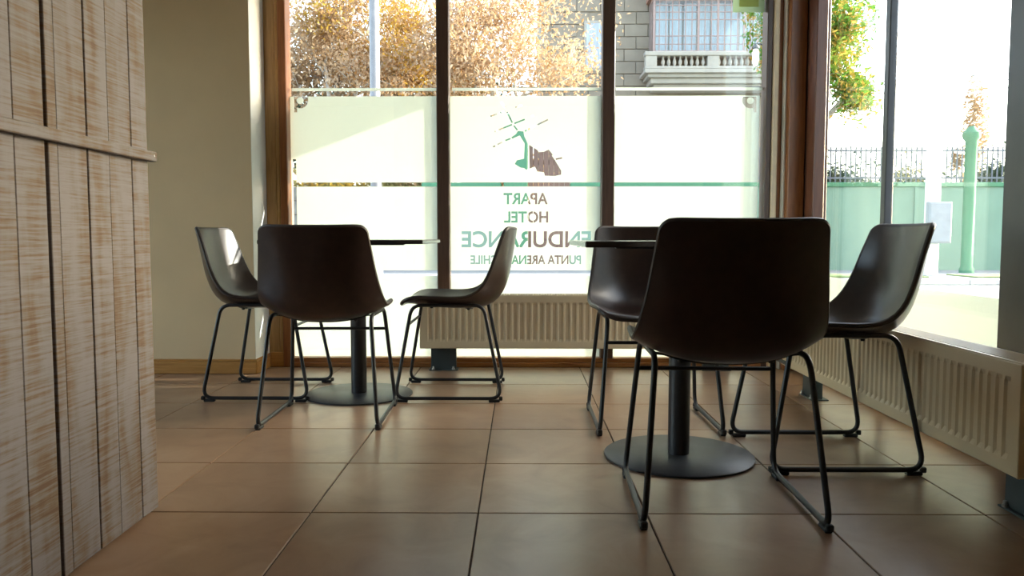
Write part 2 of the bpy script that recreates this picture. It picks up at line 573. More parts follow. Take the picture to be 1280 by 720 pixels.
def text_outlines(body, x0, x1, z0, z1):
    """letter outlines fitted to a rectangle, mirrored: the lettering faces the street"""
    cu = bpy.data.curves.new('lettering', 'FONT')
    cu.body = body
    ob = bpy.data.objects.new('lettering', cu)
    COL.objects.link(ob)
    dg = bpy.context.evaluated_depsgraph_get()
    c2 = ob.evaluated_get(dg).to_curve(dg)
    polys = []
    for s in c2.splines:
        bp = s.bezier_points
        pts = []
        n = len(bp)
        for i in range(n):
            a, b = bp[i], bp[(i + 1) % n]
            straight = ((a.handle_right - a.co).cross(b.co - a.co).length < 1e-5 and (b.handle_left - b.co).cross(b.co - a.co).length < 1e-5)
            if straight:
                pts.append((a.co.x, a.co.y))
            else:
                for q in geometry.interpolate_bezier(a.co, a.handle_right, b.handle_left, b.co, 8)[:-1]:
                    pts.append((q.x, q.y))
        polys.append(pts)
    ob.to_curve_clear()
    bpy.data.objects.remove(ob)
    bpy.data.curves.remove(cu)
    xs = [p[0] for q in polys for p in q]
    ys = [p[1] for q in polys for p in q]
    ax, bx_, ay, by = min(xs), max(xs), min(ys), max(ys)
    polys = [[(x1 - (p[0] - ax) / (bx_ - ax) * (x1 - x0), z0 + (p[1] - ay) / (by - ay) * (z1 - z0)) for p in q] for q in polys]
    off = 0.036 * (z1 - z0)

    def inside(p, q):
        c = False
        for i in range(len(q)):
            (xa, ya), (xb, yb) = q[i - 1], q[i]
            if (ya > p[1]) != (yb > p[1]) and p[0] < (xb - xa) * (p[1] - ya) / (yb - ya) + xa:
                c = not c
        return c
    res = []
    for q in polys:
        hole = any(inside(q[0], w) for w in polys if w is not q)
        area = sum(q[i - 1][0] * q[i][1] - q[i][0] * q[i - 1][1] for i in range(len(q)))
        sg = (1 if area > 0 else -1) * (-1 if hole else 1) * off      # embolden the strokes
        n, w = len(q), []
        for i in range(n):
            p = Vector(q[i])
            d0, d1 = (p - Vector(q[i - 1])), (Vector(q[(i + 1) % n]) - p)
            if d0.length < 1e-7 or d1.length < 1e-7:
                continue
            n0, n1 = Vector((d0.y, -d0.x)).normalized(), Vector((d1.y, -d1.x)).normalized()
            m_ = n0 + n1
            k = 1 / max(0.45, (1 + n0.dot(n1)) / 2) / 2
            w.append(tuple(p + m_ * k * sg))
        res.append(w)
    return res


def film_mesh(loops, y, name='frosted_film'):
    cu = bpy.data.curves.new(name, 'CURVE')
    cu.dimensions = '2D'
    cu.fill_mode = 'BOTH'
    cu.extrude = 0.0003
    for lp in loops:
        s = cu.splines.new('POLY')
        s.points.add(len(lp) - 1)
        for p, (x, z) in zip(s.points, lp):
            p.co = (x, z, 0, 1)
        s.use_cyclic_u = True
    ob = bpy.data.objects.new(name, cu)
    COL.objects.link(ob)
    dg = bpy.context.evaluated_depsgraph_get()
    me = bpy.data.meshes.new_from_object(ob.evaluated_get(dg))
    bpy.data.objects.remove(ob)
    bpy.data.curves.remove(cu)
    me.name = name
    for v in me.vertices:
        v.co = (v.co.x, y + v.co.z, v.co.y)
    me.update()
    me.materials.clear()
    me.materials.append(M['film'])
    return me


FY = GY + 0.0045


def fp(px, py):
    p = at(px, py, FY)
    return (p.x, p.z)


def frect(px0, py0, px1, py1):
    a, b = fp(px0, py0), fp(px1, py1)
    return [(a[0], b[1]), (b[0], b[1]), (b[0], a[1]), (a[0], a[1])]


def strip(p, q, w=1.2):
    """a thin cut line between two pixels, w pixels wide"""
    d = Vector((q[0] - p[0], q[1] - p[1])).normalized()
    n = Vector((-d.y, d.x)) * w / 2
    return [fp(p[0] + n.x, p[1] + n.y), fp(q[0] + n.x, q[1] + n.y), fp(q[0] - n.x, q[1] - n.y), fp(p[0] - n.x, p[1] - n.y)]


ZB = 0.052                                 # top of the bottom rail
P1, P2, P3 = (-1.306, -0.467), (-0.397, 0.458), (0.528, 1.366)
S1A, S1B = fp(600, 228.0)[1], fp(600, 233.2)[1]
S2A, S2B = fp(600, 338.0)[1], fp(600, 344.8)[1]
FT = fp(600, 120.2)[1]

# pane one
l1 = [[(fp(364, 300)[0], ZB), (P1[1], ZB), (P1[1], FT), (fp(364, 300)[0], FT)]]
xs0, xs1, xe = fp(368, 300)[0], fp(372, 300)[0], P1[1] - 0.003
l1.append([(xs0, fp(368, 199)[1]), (xs1, fp(368, 199)[1]), (xs1, S1A), (xe, S1A), (xe, S1B), (xs1, S1B), (xs1, fp(368, 352)[1]), (xs0, fp(368, 352)[1])])
l1.append([(fp(477, 340)[0], S2A), (xe, S2A), (xe, S2B), (fp(477, 340)[0], S2B)])


def ornament(cx, cy, s):
    """round eyelet cut at an upper corner of the film, s = side of the stem"""
    pts = [(-7.5, -4.6), (8.8, -4.6)]
    for k in range(15):
        a = math.radians(-27 + k * (27 + 100) / 14)
        pts.append((10 * math.cos(a), 10 * math.sin(a)))
    pts += [(-3.8, 9.5), (-3.8, 15), (-7.5, 15)]
    hole = [fp(cx + s * p[0], cy + p[1]) for p in pts]
    dot = [fp(cx + 4.3 * math.cos(k * math.pi / 10), cy + 0.4 + 4.3 * math.sin(k * math.pi / 10)) for k in range(20)]
    return [hole, dot]


l1 += ornament(375.2, 125.4, 1)

# pane two: emblem and lettering
def sheet(z0, z1):
    return [(P2[0], z0), (P2[1], z0), (P2[1], z1), (P2[0], z1)]


l2 = [sheet(S1A, FT)]


def e(cx, cy):
    return fp(600 + cx / 6, 120 + cy / 6)


l2.append([e(*p) for p in ((284, 262), (326, 266), (332, 302), (358, 355), (360, 400), (358, 545), (349, 555), (330, 540), (305, 538), (260, 510), (277, 482), (330, 470), (335, 356), (298, 296), (242, 320), (234, 310), (270, 285))])
l2.append([e(*p) for p in ((368, 366), (430, 405), (440, 421), (480, 418), (515, 402), (546, 440), (538, 447), (560, 478), (609, 560), (608, 590), (560, 600), (486, 598), (480, 572), (430, 566), (412, 530), (388, 538), (372, 545))])
for a, b in (((160, 45), (186, 86)), ((78, 151), (126, 135)), ((148, 125), (190, 115)), ((203, 120), (242, 200)), ((254, 222), (280, 256)),
             ((110, 267), (240, 214)), ((258, 206), (335, 175)), ((98, 381), (114, 374)), ((130, 364), (166, 346)), ((190, 334), (229, 319)),
             ((336, 264), (411, 224)), ((430, 216), (510, 177)), ((568, 474), (616, 464)), ((264, 85), (316, 70)), ((386, 153), (402, 149))):
    w = 1.9
    l2.append(strip((600 + a[0] / 6, 120 + a[1] / 6), (600 + b[0] / 6, 120 + b[1] / 6), w))
l2text = []
for body, (x0, y0, x1, y1) in (('APART', (629.8, 241.6, 684.2, 255)), ('HOTEL', (630.4, 264.6, 684.8, 278)),
                               ('ENDURANCE', (577.5, 289.4, 738, 308.8)), ('PUNTA ARENAS - CHILE', (588.4, 319.4, 726, 330))):
    a, b = fp(x0, y1), fp(x1, y0)
    l2text.append(text_outlines(body, a[0], b[0], a[1], b[1]))

rows = [S1B, fp(600, 260)[1], fp(600, 284)[1], fp(600, 314)[1], S2A]
l2all = [l2] + [[sheet(rows[k + 1], rows[k])] + l2text[k] for k in range(4)] + [[sheet(ZB, S2B)]]

# pane three
fr = fp(946, 300)[0]
l3 = [[(P3[0], ZB), (fr, ZB), (fr, FT), (P3[0], FT)]]
l3.append([(P3[0] + 0.003, S1B), (fr - 0.003, S1B), (fr - 0.003, S1A), (P3[0] + 0.003, S1A)])
l3.append([(P3[0] + 0.003, S2B), (fr - 0.003, S2B), (fr - 0.003, S2A), (P3[0] + 0.003, S2A)])
l3 += ornament(938, 125.4, -1)

# ------------------------------------------------------------------ street window
win1 = tag(empty('window_1', (0, GY, 0)), kind='structure')


def wpart(mb, name, mat, parent, smooth=False):
    o = mb.build(name, mat, None, smooth)
    o.parent = parent
    o.matrix_parent_inverse = Matrix.Translation(parent.location).inverted()
    return o


def wfilm(loops, pane, win, y):
    o = link('frosted_film', film_mesh(loops, y), None)
    o.parent = pane
    return o


wpart(MB().box(-1.350, -1.306, 4.335, 4.437, 0.0, 2.46, 0.004), 'window_jamb', M['redwood'], win1)
wpart(MB().box(1.366, 1.398, 4.335, 4.4345, 0.0, 2.46, 0.004), 'window_jamb', M['darkframe'], win1)
wpart(MB().box(-1.306, 1.366, 4.335, 4.437, 2.38, 2.46, 0.004), 'top_rail', M['redwood_h'], win1)
wpart(MB().box(-1.306, 1.366, 4.335, 4.437, 0.0, 0.026, 0.003).box(-1.306, 1.366, 4.350, 4.437, 0.026, ZB, 0.003), 'bottom_rail', M['redwood_h'], win1)
for a, b in ((P1[1], P2[0]), (P2[1], P3[0])):
    wpart(MB().box(a, b, 4.335, 4.4245, ZB, 2.38, 0.004), 'mullion', M['darkframe'], win1)
for (a, b), sheets in ((P1, [l1]), (P2, l2all), (P3, [l3])):
    pane = wpart(MB().box(a, b, GY - 0.003, GY + 0.003, ZB, 2.38), 'glass_pane', M['glass'], win1)
    for loops in sheets:
        wfilm(loops, pane, win1, FY)
    # the narrow film line above the main sheet
    z0, z1 = fp(600, 113.6)[1], fp(600, 109.8)[1]
    wfilm([[(a + 0.012, z0), (b - 0.002, z0), (b - 0.002, z1), (a + 0.012, z1)]], pane, win1, FY)

# ------------------------------------------------------------------ right-hand window
win2 = tag(empty('window_2', (GX, 2.0, 0)), kind='structure')
FILM_TOP2 = 0.536
edges = [4.09, 3.388, 3.345, 2.49]
wpart(MB().box(1.545, 1.603, 4.09, 4.20, 0.0, 2.46, 0.004), 'window_jamb', M['darkred'], win2)
wpart(MB().box(1.545, 1.640, 2.25, 2.49, 0.0, 2.46, 0.004), 'window_jamb', M['greyframe'], win2)
wpart(MB().box(1.545, 1.640, 2.49, 4.09, 2.38, 2.46, 0.004), 'top_rail', M['redwood_h'], win2)
wpart(MB().box(1.545, 1.640, 2.49, 4.09, 0.0, ZB, 0.004), 'bottom_rail', M['redwood_h'], win2)
for k in range(0, 4, 2):
    y1, y0 = edges[k], edges[k + 1]
    pane = wpart(MB().box(GX - 0.003, GX + 0.003, y0, y1, ZB, 2.38), 'glass_pane', M['glass'], win2)
    o = MB().box(GX + 0.0035, GX + 0.0042, y0, y1, ZB, FILM_TOP2).build('frosted_film', M['film'])
    o.parent = pane
    if k < 2:
        wpart(MB().box(1.572, 1.608, edges[k + 2], y0, ZB, 2.38, 0.004), 'mullion', M['greyframe'], win2)

# ------------------------------------------------------------------ plank partition
PX = -0.985
part = tag(empty('plank_partition', (PX - 0.06, 1.2, 0)), 'tall partition of whitewashed sawn planks with one horizontal batten', 'partition')


def ppart(mb, name, mat, parent=part):
    o = mb.build(name, mat)
    o.parent = parent
    o.matrix_parent_inverse = Matrix.Translation((PX - 0.06, 1.2, 0)).inverted()
    return o


random.seed(3)
ppart(MB().box(PX - 0.115, PX - 0.020, 0.20, 2.032, 0.0, 2.5), 'core_panel', M['backing'])
cuts = [0.22, 0.34, 0.43, 0.55, 0.645, 0.76, 0.86, 0.955, 1.06, 1.18, 1.275, 1.385, 1.4996, 1.603, 1.6395, 1.7535, 1.8475, 1.956, 2.040]
gaps = {1.603: 0.0075, 1.4996: 0.005, 1.7535: 0.006, 1.8475: 0.003, 1.956: 0.0035, 1.6395: 0.0015}
for a, b in zip(cuts[:-1], cuts[1:]):
    g0, g1 = gaps.get(a, 0.004) / 2, gaps.get(b, 0.004) / 2
    pr = random.uniform(-0.0025, 0.0025)
    ppart(MB().box(PX - 0.020 + pr * 0.3, PX + pr, a + g0, b - (g1 if b < 2.03 else 0), 0.004 + random.uniform(0, 0.004), 2.5, 0.0015), 'plank', M['plank'])
bat = ppart(MB().box(PX + 0.001, PX + 0.020, 0.22, 2.052, 0.9405, 0.9665, 0.002), 'batten', M['plank'])
for yy in (2.035, 1.30, 0.6):
    o = MB().lathe([(0.0035, 0), (0.003, 0.0012)], 0, 0, 10).build('screw', M['bolt'])
    o.parent = bat
    o.location = (PX + 0.0195, yy, 0.955)
    o.rotation_euler = (0, math.pi / 2, 0)

# ------------------------------------------------------------------ tables
def make_table():
    t = empty('cafe_table')
    TOP = 0.729
    MB().box(-0.35, 0.35, -0.35, 0.35, TOP - 0.018, TOP, 0.003).build('table_top', M['tabletop'], t)
    MB().lathe([(0.034, 0.008), (0.036, 0.010), (0.036, TOP - 0.03), (0.036, TOP - 0.026)], seg=28).build('column', M['black_metal'], t, True)
    MB().lathe([(0.246, 0.0), (0.250, 0.0015), (0.250, 0.0065), (0.247, 0.009), (0.06, 0.0105), (0.042, 0.012)], seg=64).build('base_disc', M['base_metal'], t, True)
    s = MB()
    s.box(-0.22, 0.22, -0.02, 0.02, TOP - 0.026, TOP - 0.018, 0.002)
    s.box(-0.02, 0.02, -0.22, 0.22, TOP - 0.026, TOP - 0.018, 0.002)
    s.build('support_cross', M['black_metal'], t)
    return t


tbl = make_table()
tbl.location = (-0.758, 3.575, 0)
tag(tbl, 'dark square cafe table on round base between the wall corner and the street window radiator', 'table', 'square cafe tables')
t2 = copy_tree(tbl)
t2.location = (0.538, 2.568, 0)
t2['label'] = 'dark square cafe table on round base beside the side window radiator'


# ------------------------------------------------------------------ chairs
def catmull(P, t):
    n = len(P) - 1
    i = min(int(t), n - 1)
    u = t - i
    p0, p1, p2, p3 = P[max(i - 1, 0)], P[i], P[i + 1], P[min(i + 2, n)]
    return tuple(0.5 * (2 * b + (c - a) * u + (2 * a - 5 * b + 4 * c - d) * u * u + (3 * b - a - 3 * c + d) * u ** 3) for a, b, c, d in zip(p0, p1, p2, p3))


RIM = [(-.252, .785), (-.218, .69), (-.188, .60), (-.152, .53), (-.105, .49), (-.04, .477), (.06, .478), (.15, .478), (.203, .463), (.222, .446)]
CEN = [(-.292, .779), (-.274, .66), (-.252, .55), (-.217, .475), (-.165, .436), (-.08, .423), (.03, .426), (.13, .438), (.195, .446), (.223, .440)]
HWD = [(.192,), (.203,), (.215,), (.228,), (.236,), (.236,), (.232,), (.226,), (.217,), (.208,)]


def shell_point(s, u):
    """s 0..9 along the profile, u -1..1 across"""
    r, c, w = catmull(RIM, s), catmull(CEN, s), catmull(HWD, s)[0]
    k = 1 - abs(u) ** 2.4
    return Vector((r[0] + (c[0] - r[0]) * k, u * w, r[1] + (c[1] - r[1]) * k)), w


def make_shell():
    SN, UN = 46, 26
    L = [0.0]
    fine = [i * 9 / 400 for i in range(401)]
    prev = shell_point(0, 0.8)[0]
    for s in fine[1:]:
        p = shell_point(s, 0.8)[0]
        L.append(L[-1] + (p - prev).length)
        prev = p
    tot = L[-1]

    def s_at(d):
        for i in range(400):
            if L[i + 1] >= d:
                return fine[i] + (d - L[i]) / max(1e-9, L[i + 1] - L[i]) * (9 / 400)
        return 9.0
    ds = []
    for i in range(SN + 1):
        t = i / SN
        ds.append(tot * (t - 0.10 * math.sin(2 * math.pi * t) * 1.2 if True else t))
    rc0, rc1 = 0.030, 0.060
    inner = []
    for d in ds:
        d = min(max(d, 0), tot)
        s = s_at(d)
        w = shell_point(s, 0)[1]
        we = w
        if d < rc0:
            we = w - rc0 + math.sqrt(max(0, rc0 ** 2 - (rc0 - d) ** 2))
        elif tot - d < rc1:
            e_ = tot - d
            we = w - rc1 + math.sqrt(max(0, rc1 ** 2 - (rc1 - e_) ** 2))
        inner.append([shell_point(s, (-1 + 2 * j / UN) * we / w)[0] for j in range(UN + 1)])
    nr, ncol = SN + 1, UN + 1
    th = 0.016
    outer = []
    for i in range(nr):
        row = []
        for j in range(ncol):
            a = inner[min(i + 1, nr - 1)][j] - inner[max(i - 1, 0)][j]
            b = inner[i][min(j + 1, ncol - 1)] - inner[i][max(j - 1, 0)]
            n = b.cross(a).normalized()
            if n.z > 0 and n.x > -0.2 and i > nr // 2:
                n = -n
            row.append(inner[i][j] + n * th)
        outer.append(row)
    V = [p for r in inner for p in r] + [p for r in outer for p in r]
    O = nr * ncol
    Fc = []
    for i in range(nr - 1):
        for j in range(ncol - 1):
            a, b, c, d = i * ncol + j, i * ncol + j + 1, (i + 1) * ncol + j + 1, (i + 1) * ncol + j
            Fc.append((a, d, c, b))
            Fc.append((O + a, O + b, O + c, O + d))
    border = [j for j in range(ncol)] + [i * ncol + ncol - 1 for i in range(1, nr)] + [(nr - 1) * ncol + j for j in range(ncol - 2, -1, -1)] + [i * ncol for i in range(nr - 2, 0, -1)]
    for k in range(len(border)):
        a, b = border[k], border[(k + 1) % len(border)]
        Fc.append((a, b, O + b, O + a))
    mid = [(V[b] + V[O + b]) * 0.5 for b in border]
    return MB().add(V, Fc), mid, outer


def under_z(x, y):
    """height of the shell's underside above a seat point"""
    best = 9
    for i in range(30, 86):
        s = i * 0.1
        p, w = shell_point(s, 0)
        u = y / w
        q, _ = shell_point(s, u)
        dd = abs(q.x - x)
        if dd < best:
            best, z = dd, q.z
    return z - 0.017


def make_chair():
    c = empty('cafe_chair')
    mb, border, outer = make_shell()
    sh = mb.build('seat_shell', M['leather'], c, True)
    MB().tube(border, 0.0088, 8, True).build('edge_piping', M['piping'], sh, True)
    for s in (-1, 1):
        loop = fillet([(-.240, s * .230, .0165), (.240, s * .230, .0165), (.166, s * .196, .434), (-.158, s * .196, .434)], [.045, .045, .055, .055], True, 8)
        MB().tube(loop, 0.0083, 10, True).build('sled_leg', M['black_metal'], c, True)
    MB().tube([(.184, -.206, .345), (.184, .206, .345)], 0.0065, 8).build('crossbar', M['black_metal'], c, True)
    for x in (0.085, -0.085):
        st = MB()
        ys = [-0.194 + 0.388 * k / 14 for k in range(15)]
        V = []
        for y in ys:
            z = min(under_z(x, y), 0.434)
            V += [(x - .014, y, z), (x + .014, y, z), (x + .014, y, z - .004), (x - .014, y, z - .004)]
        Fc = [(3, 2, 1, 0), (56, 57, 58, 59)]
        for k in range(14):
            for q in range(4):
                Fc.append((k * 4 + q, k * 4 + (q + 1) % 4, k * 4 + 4 + (q + 1) % 4, k * 4 + 4 + q))
        o = st.add(V, Fc).build('seat_strap', M['black_metal'], c)
        for y in (-.12, .12):
            z = under_z(x, y) - .004
            MB().lathe([(.006, z - .007), (.007, z - .003), (.007, z)], x, y, 10).build('bolt', M['rubber'], o)
    for sx in (-1, 1):
        for sy in (-1, 1):
            x0 = sx * .232
            pad = MB().box(x0, x0 - sx * .050, sy * .230 - .010, sy * .230 + .010, 0.0, .0125, .003)
            pad.box(x0 + sx * .012, x0 - sx * .004, sy * .230 - .009, sy * .230 + .009, .008, .026, .003)
            pad.build('foot_cap', M['rubber'], c)
    return c


GRP = 'moulded leather chairs round the cafe tables'
chair = make_chair()
spots = [
    (-1.193, 3.640, 0.0, 'brown leather shell chair side-on by the plastered wall, sunlit patch on its backrest'),
    (-0.780, 3.128, 91.0, 'smaller dark leather chair, back to the room, at the table by the plastered wall'),
    (-0.322, 3.640, 180.0, 'brown leather shell chair side-on before the street window radiator, facing the plastered wall'),
    (0.528, 3.055, -90.0, 'brown leather shell chair facing into the room, tucked behind the table by the side window'),
    (0.552, 2.125, 88.0, 'big dark leather chair, back to the room, at the table by the side window'),
    (1.022, 2.596, 180.0, 'leather shell chair with bluish window sheen beside the side window radiator'),
]
for k, (x, y, a, lab) in enumerate(spots):
    o = chair if k == 0 else copy_tree(chair)
    o.location = (x, y, 0)
    o.rotation_euler = (0, 0, math.radians(a))
    tag(o, lab, 'chair', GRP)


# ------------------------------------------------------------------ radiators
def make_radiator():
    """local x along the length (0..1.74), front face at y = 0 looking to -y, back at +0.115"""
    r = empty('panel_radiator')
    LEN, Z0, Z1, D = 1.74, 0.135, 0.425, 0.115
    pitch = 0.0355
    n = int((LEN - 0.04) / pitch)
    m0 = (LEN - n * pitch) / 2
    xs = [(0.0, 0)]
    for k in range(n):
        b = m0 + k * pitch
        xs += [(b + .004, 0), (b + .010, 1), (b + .0255, 1), (b + .0315, 0)]
    xs.append((LEN, 0))
    zs = [(Z0 + .004, 0), (Z0 + .036, 0), (Z0 + .050, 1), (Z1 - .052, 1), (Z1 - .038, 0), (Z1 - .004, 0)]
    for y0, s in ((0.0, 1), (D - 0.012, 1)):
        V, Fc = [], []
        for (x, a) in xs:
            for (z, b) in zs:
                V.append((x, y0 + 0.006 - 0.006 * (1 - a * b), z))
        nz = len(zs)
        for i in range(len(xs) - 1):
            for j in range(nz - 1):
                Fc.append((i * nz + j, (i + 1) * nz + j, (i + 1) * nz + j + 1, i * nz + j + 1))
        mb = MB().add(V, Fc)
        mb.box(0, LEN, y0 + .009, y0 + .013, Z0 + .004, Z1 - .004)
        mb.tube([(0, y0 + .006, Z0 + .004), (LEN, y0 + .006, Z0 + .004)], .0055, 8)
        mb.tube([(0, y0 + .006, Z1 - .006), (LEN, y0 + .006, Z1 - .006)], .0055, 8)
        mb.build('fluted_panel', M['radiator'], r)
    for x in (0, LEN):
        o = MB().box(x - .003, x + .003, -.002, D + .002, Z0, Z1, .002).build('end_cover', M['radiator'], r)
        for z in (0.20, 0.345):
            MB().box(x - .0036, x + .0036, .045, .052, z, z + .03).build('vent_slot', M['radslot'], o)
    g = MB()
    g.box(0, LEN, 0.004, 0.016, Z1 - .004, Z1 + .002, .001)
    g.box(0, LEN, D - .016, D - .004, Z1 - .004, Z1 + .002, .001)
    ns = 120
    for k in range(ns):
        x = .006 + (LEN - .012) * k / (ns - 1)
        g.box(x - .0035, x + .0035, .016, D - .016, Z1 - .004, Z1 + .003)
    g.build('top_grille', M['radiator'], r)
    fin = MB()
    for k in range(60):
        x = .02 + (LEN - .04) * k / 59
        fin.box(x - .003, x + .003, .014, D - .014, Z0 + .02, Z1 - .03)
    fin.build('convector_fins', M['radslot'], r)
    for x in (0.118, LEN - 0.108):
        f_ = MB().box(x - .070, x + .070, .085, .125, .006, Z0 + .06, .002).build('floor_stand', M['stand'], r)
        MB().box(x - .080, x + .080, .072, .150, 0.0, .006, .0015).build('foot_plate', M['stand'], f_)
        for bx_ in (x - .055, x + .055):
            MB().lathe([(.009, .006), (.009, .012), (.006, .014), (.006, .022), (.004, .024)], bx_, .078, 10).build('bolt', M['bolt'], f_)
    return r


rad = make_radiator()
rad.location = (-0.543, 4.150, 0)
tag(rad, 'cream fluted panel radiator standing in front of the street window lettering', 'radiator', 'cream floor-standing radiators')
rad2 = copy_tree(rad)
rad2.location = (1.248, 3.645, 0)
rad2.rotation_euler = (0, 0, -math.pi / 2)
rad2['label'] = 'cream fluted panel radiator along the side window, beside the bluish-sheened chair'

# ------------------------------------------------------------------ sticker and lantern at the street window
p0, p1 = at(916, 15.4, GY - 0.004), at(957, -24, GY - 0.004)
st = tag(MB().box(p0.x, p1.x - 0.003, GY - 0.0048, GY - 0.0036, p0.z, p1.z).build('window_sticker', M['sticker']), 'pale green square sticker high on the street window glass', 'sticker')
a, b = at(924, 8.6, GY - .005), at(949, -16, GY - .005)
MB().box(a.x, b.x, GY - 0.0054, GY - 0.0049, a.z, b.z).build('printed_panel', M['sticker_in'], st)
# ------------------------------------------------------------------ outside: ground
G = -0.12
tag(MB().box(-40, 45, -12, 60, G - 0.3, G - 0.10).build('ground_asphalt', M['asphalt']), kind='structure')
tag(MB().box(-20, 3.6, 4.47, 6.6, G - 0.10, G).box(1.72, 3.6, -8, 4.47, G - 0.10, G).build('pavement_near', M['concrete']), kind='structure')
tag(MB().box(-30, 40, 15.6, 34, G - 0.10, G).build('pavement_far', M['concrete']), kind='structure')
kb = tag(empty('kerb', (0, 15.5, 0)), kind='structure')
for k in range(34):
    x = -14 + k
    o = MB().box(x + .006, x + .994, 15.42, 15.6, G - .10, G + .012, .012).build('kerb_stone', M['kerb'])
    o.parent = kb
    o.matrix_parent_inverse = Matrix.Translation(kb.location).inverted()
tag(MB().box(6.0, 8.6, 16.2, 17.4, G, G + .03, .01).box(9.6, 13.5, 16.2, 17.4, G, G + .03, .01).build('grass_verge', M['grass']), 'strip of grass in the pavement across the street', 'grass', kind='stuff')

# green wall across the street, railing on top
WY = 20.0
gw = tag(empty('garden_wall', (0, WY, G)), 'pale green painted wall across the street below a grey railing', 'wall')


def opart(mb, name, mat, parent, smooth=False):
    o = mb.build(name, mat, None, smooth)
    o.parent = parent
    o.matrix_parent_inverse = Matrix.Translation(parent.location).inverted()
    return o


opart(MB().box(-2.5, -.42, WY, WY + .25, G, 2.02).box(1.3, 24, WY, WY + .25, G, 2.02), 'wall_body', M['greenwall'], gw)
opart(MB().box(-2.55, -.48, WY - .05, WY + .30, 2.02, 2.14, .02).box(1.3, 24, WY - .05, WY + .30, 2.02, 2.14, .02), 'coping', M['greenpost'], gw)
for x in (4.2, 7.2, 10.2, 13.2, 16.2):
    opart(MB().box(x - .05, x + .05, WY - .04, WY, G, 2.02, .01), 'pilaster_strip', M['greenwall'], gw)
rl = tag(empty('iron_railing', (1.3, WY + .12, 2.14)), 'grey iron railing standing on the green wall', 'railing')
pk = MB().box(-.014, .014, -.014, .014, 0, .92).mesh('picket')
pk.materials.append(M['railing'])
for k in range(150):
    link('picket', pk, None, rl, (0.1 + k * .13, 0, 0))
for z in (.10, .80):
    MB().box(0, 19.6, -.02, .02, z, z + .045).build('rail', M['railing'], rl)
gp = tag(MB().box(-.42, .20, WY - .15, WY + .35, G, 3.75, .03).box(-.47, .23, WY - .2, WY + .4, 3.75, 3.87, .03).build('gate_pillar', M['greenpost']), 'tall green pillar beside the brown slatted gate', 'pillar')
gt = tag(empty('slatted_gate', (.24, WY, G)), 'brown gate of upright boards between green pillar and green wall', 'gate')
for k in range(8):
    opart(MB().box(.215 + k * .134, .335 + k * .134, WY, WY + .03, G + .05, 3.5 - .03 * abs(k - 3), .004), 'board', M['gate'], gt)
for z in (.5, 2.6):
    opart(MB().box(.24, 1.28, WY + .03, WY + .07, z, z + .12), 'gate_rail', M['gate'], gt)
sw = tag(empty('stone_wall', (-9, WY, G)), 'grey stone street wall left of the green wall, under the autumn trees', 'wall')
for r_ in range(6):
    for k in range(22):
        x = -15.2 + k * .58 + (.29 if r_ % 2 else 0)
        if x + .57 > -2.55:
            continue
        opart(MB().box(x, x + .57, WY + random.uniform(0, .02), WY + .3, G + r_ * .36, G + r_ * .36 + .35, .012), 'stone', M['stonewall'], sw)
gpost = tag(MB().lathe([(.16, G), (.16, G + .1), (.13, G + .14), (.13, 3.0), (.19, 3.08), (.19, 3.2), (.06, 3.35)], (1205 - 650) / 960 * 18.5, 18.5, 14).build('green_post', M['greenpost'], None, True), 'green round post with cap before the green wall', 'post')

# lamp pole and meter cabinet
px_ = (471 - 650) / 960 * 9.5
lp = tag(empty('street_lamp', (px_, 9.5, G - .1)), 'grey metal lamp pole in front of the autumn trees', 'street lamp')
MB().lathe([(.13, .1), (.13, .16), (.075, .22), (.062, 2.5), (.055, 7.2)], seg=18).build('pole', M['pole'], lp, True)
MB().tube([(0, 0, 7.1), (.3, -.4, 7.5), (.7, -1.0, 7.6)], .04, 10).build('arm', M['pole'], lp, True)
MB().box(.55, .90, -1.5, -.9, 7.55, 7.68, .03).build('lamp_head', M['pole'], lp)
ux = (1160 - 650) / 960 * 17.0
up_ = tag(empty('meter_post', (ux, 17.0, G)), 'white post carrying a pale grey cabinet on the far pavement', 'utility post')
MB().box(-.13, .13, -.1, .1, .0, 3.3, .02).build('post', M['white'], up_)
cb = MB().box(-.20, .30, -.26, -.1, .72, 1.62, .02).build('cabinet', M['box_grey'], up_)
MB().box(-.17, .27, -.272, -.26, .76, 1.58, .006).build('cabinet_door', M['box_grey'], cb)
la = tag(empty('post_lantern', ((966 - 650) / 960 * 8.0, 8.0, -0.22)), 'slim black lantern post with white opal globe by the corner posts', 'lantern')
MB().lathe([(.05, 0), (.05, .08), (.022, .12), (.018, 2.78)], seg=14).build('post', M['cable'], la, True)
MB().tube([(0, 0, 2.76), (-.10, 0, 2.90), (-.225, 0, 2.93), (-.232, 0, 2.90)], .009, 8).build('bracket', M['cable'], la, True)
MB().lathe([(.008, 2.70), (.024, 2.715), (.032, 2.76), (.031, 2.83), (.022, 2.875)], -.232, 0, 16).build('opal_globe', M['globe'], la, True)
MB().lathe([(.026, 2.87), (.037, 2.88), (.035, 2.892), (.012, 2.925)], -.232, 0, 16).build('lantern_cap', M['cable'], la, True)
for k, (za, zb, x_end) in enumerate(((4.75, 5.25, 14), (4.9, 5.1, 14), (4.65, 4.95, 15))):
    pts = []
    for i in range(21):
        t = i / 20
        pts.append((-.6 + (x_end + .6) * t, 21.5 + k * .15, za + (zb - za) * t - 1.6 * t * (1 - t) * .35))
    tag(MB().tube(pts, .014, 6).build('overhead_cable', M['cable'], None, True), ('uppermost', 'middle', 'lowest')[k] + ' thin black cable strung across the house front', 'cable', 'overhead cables')

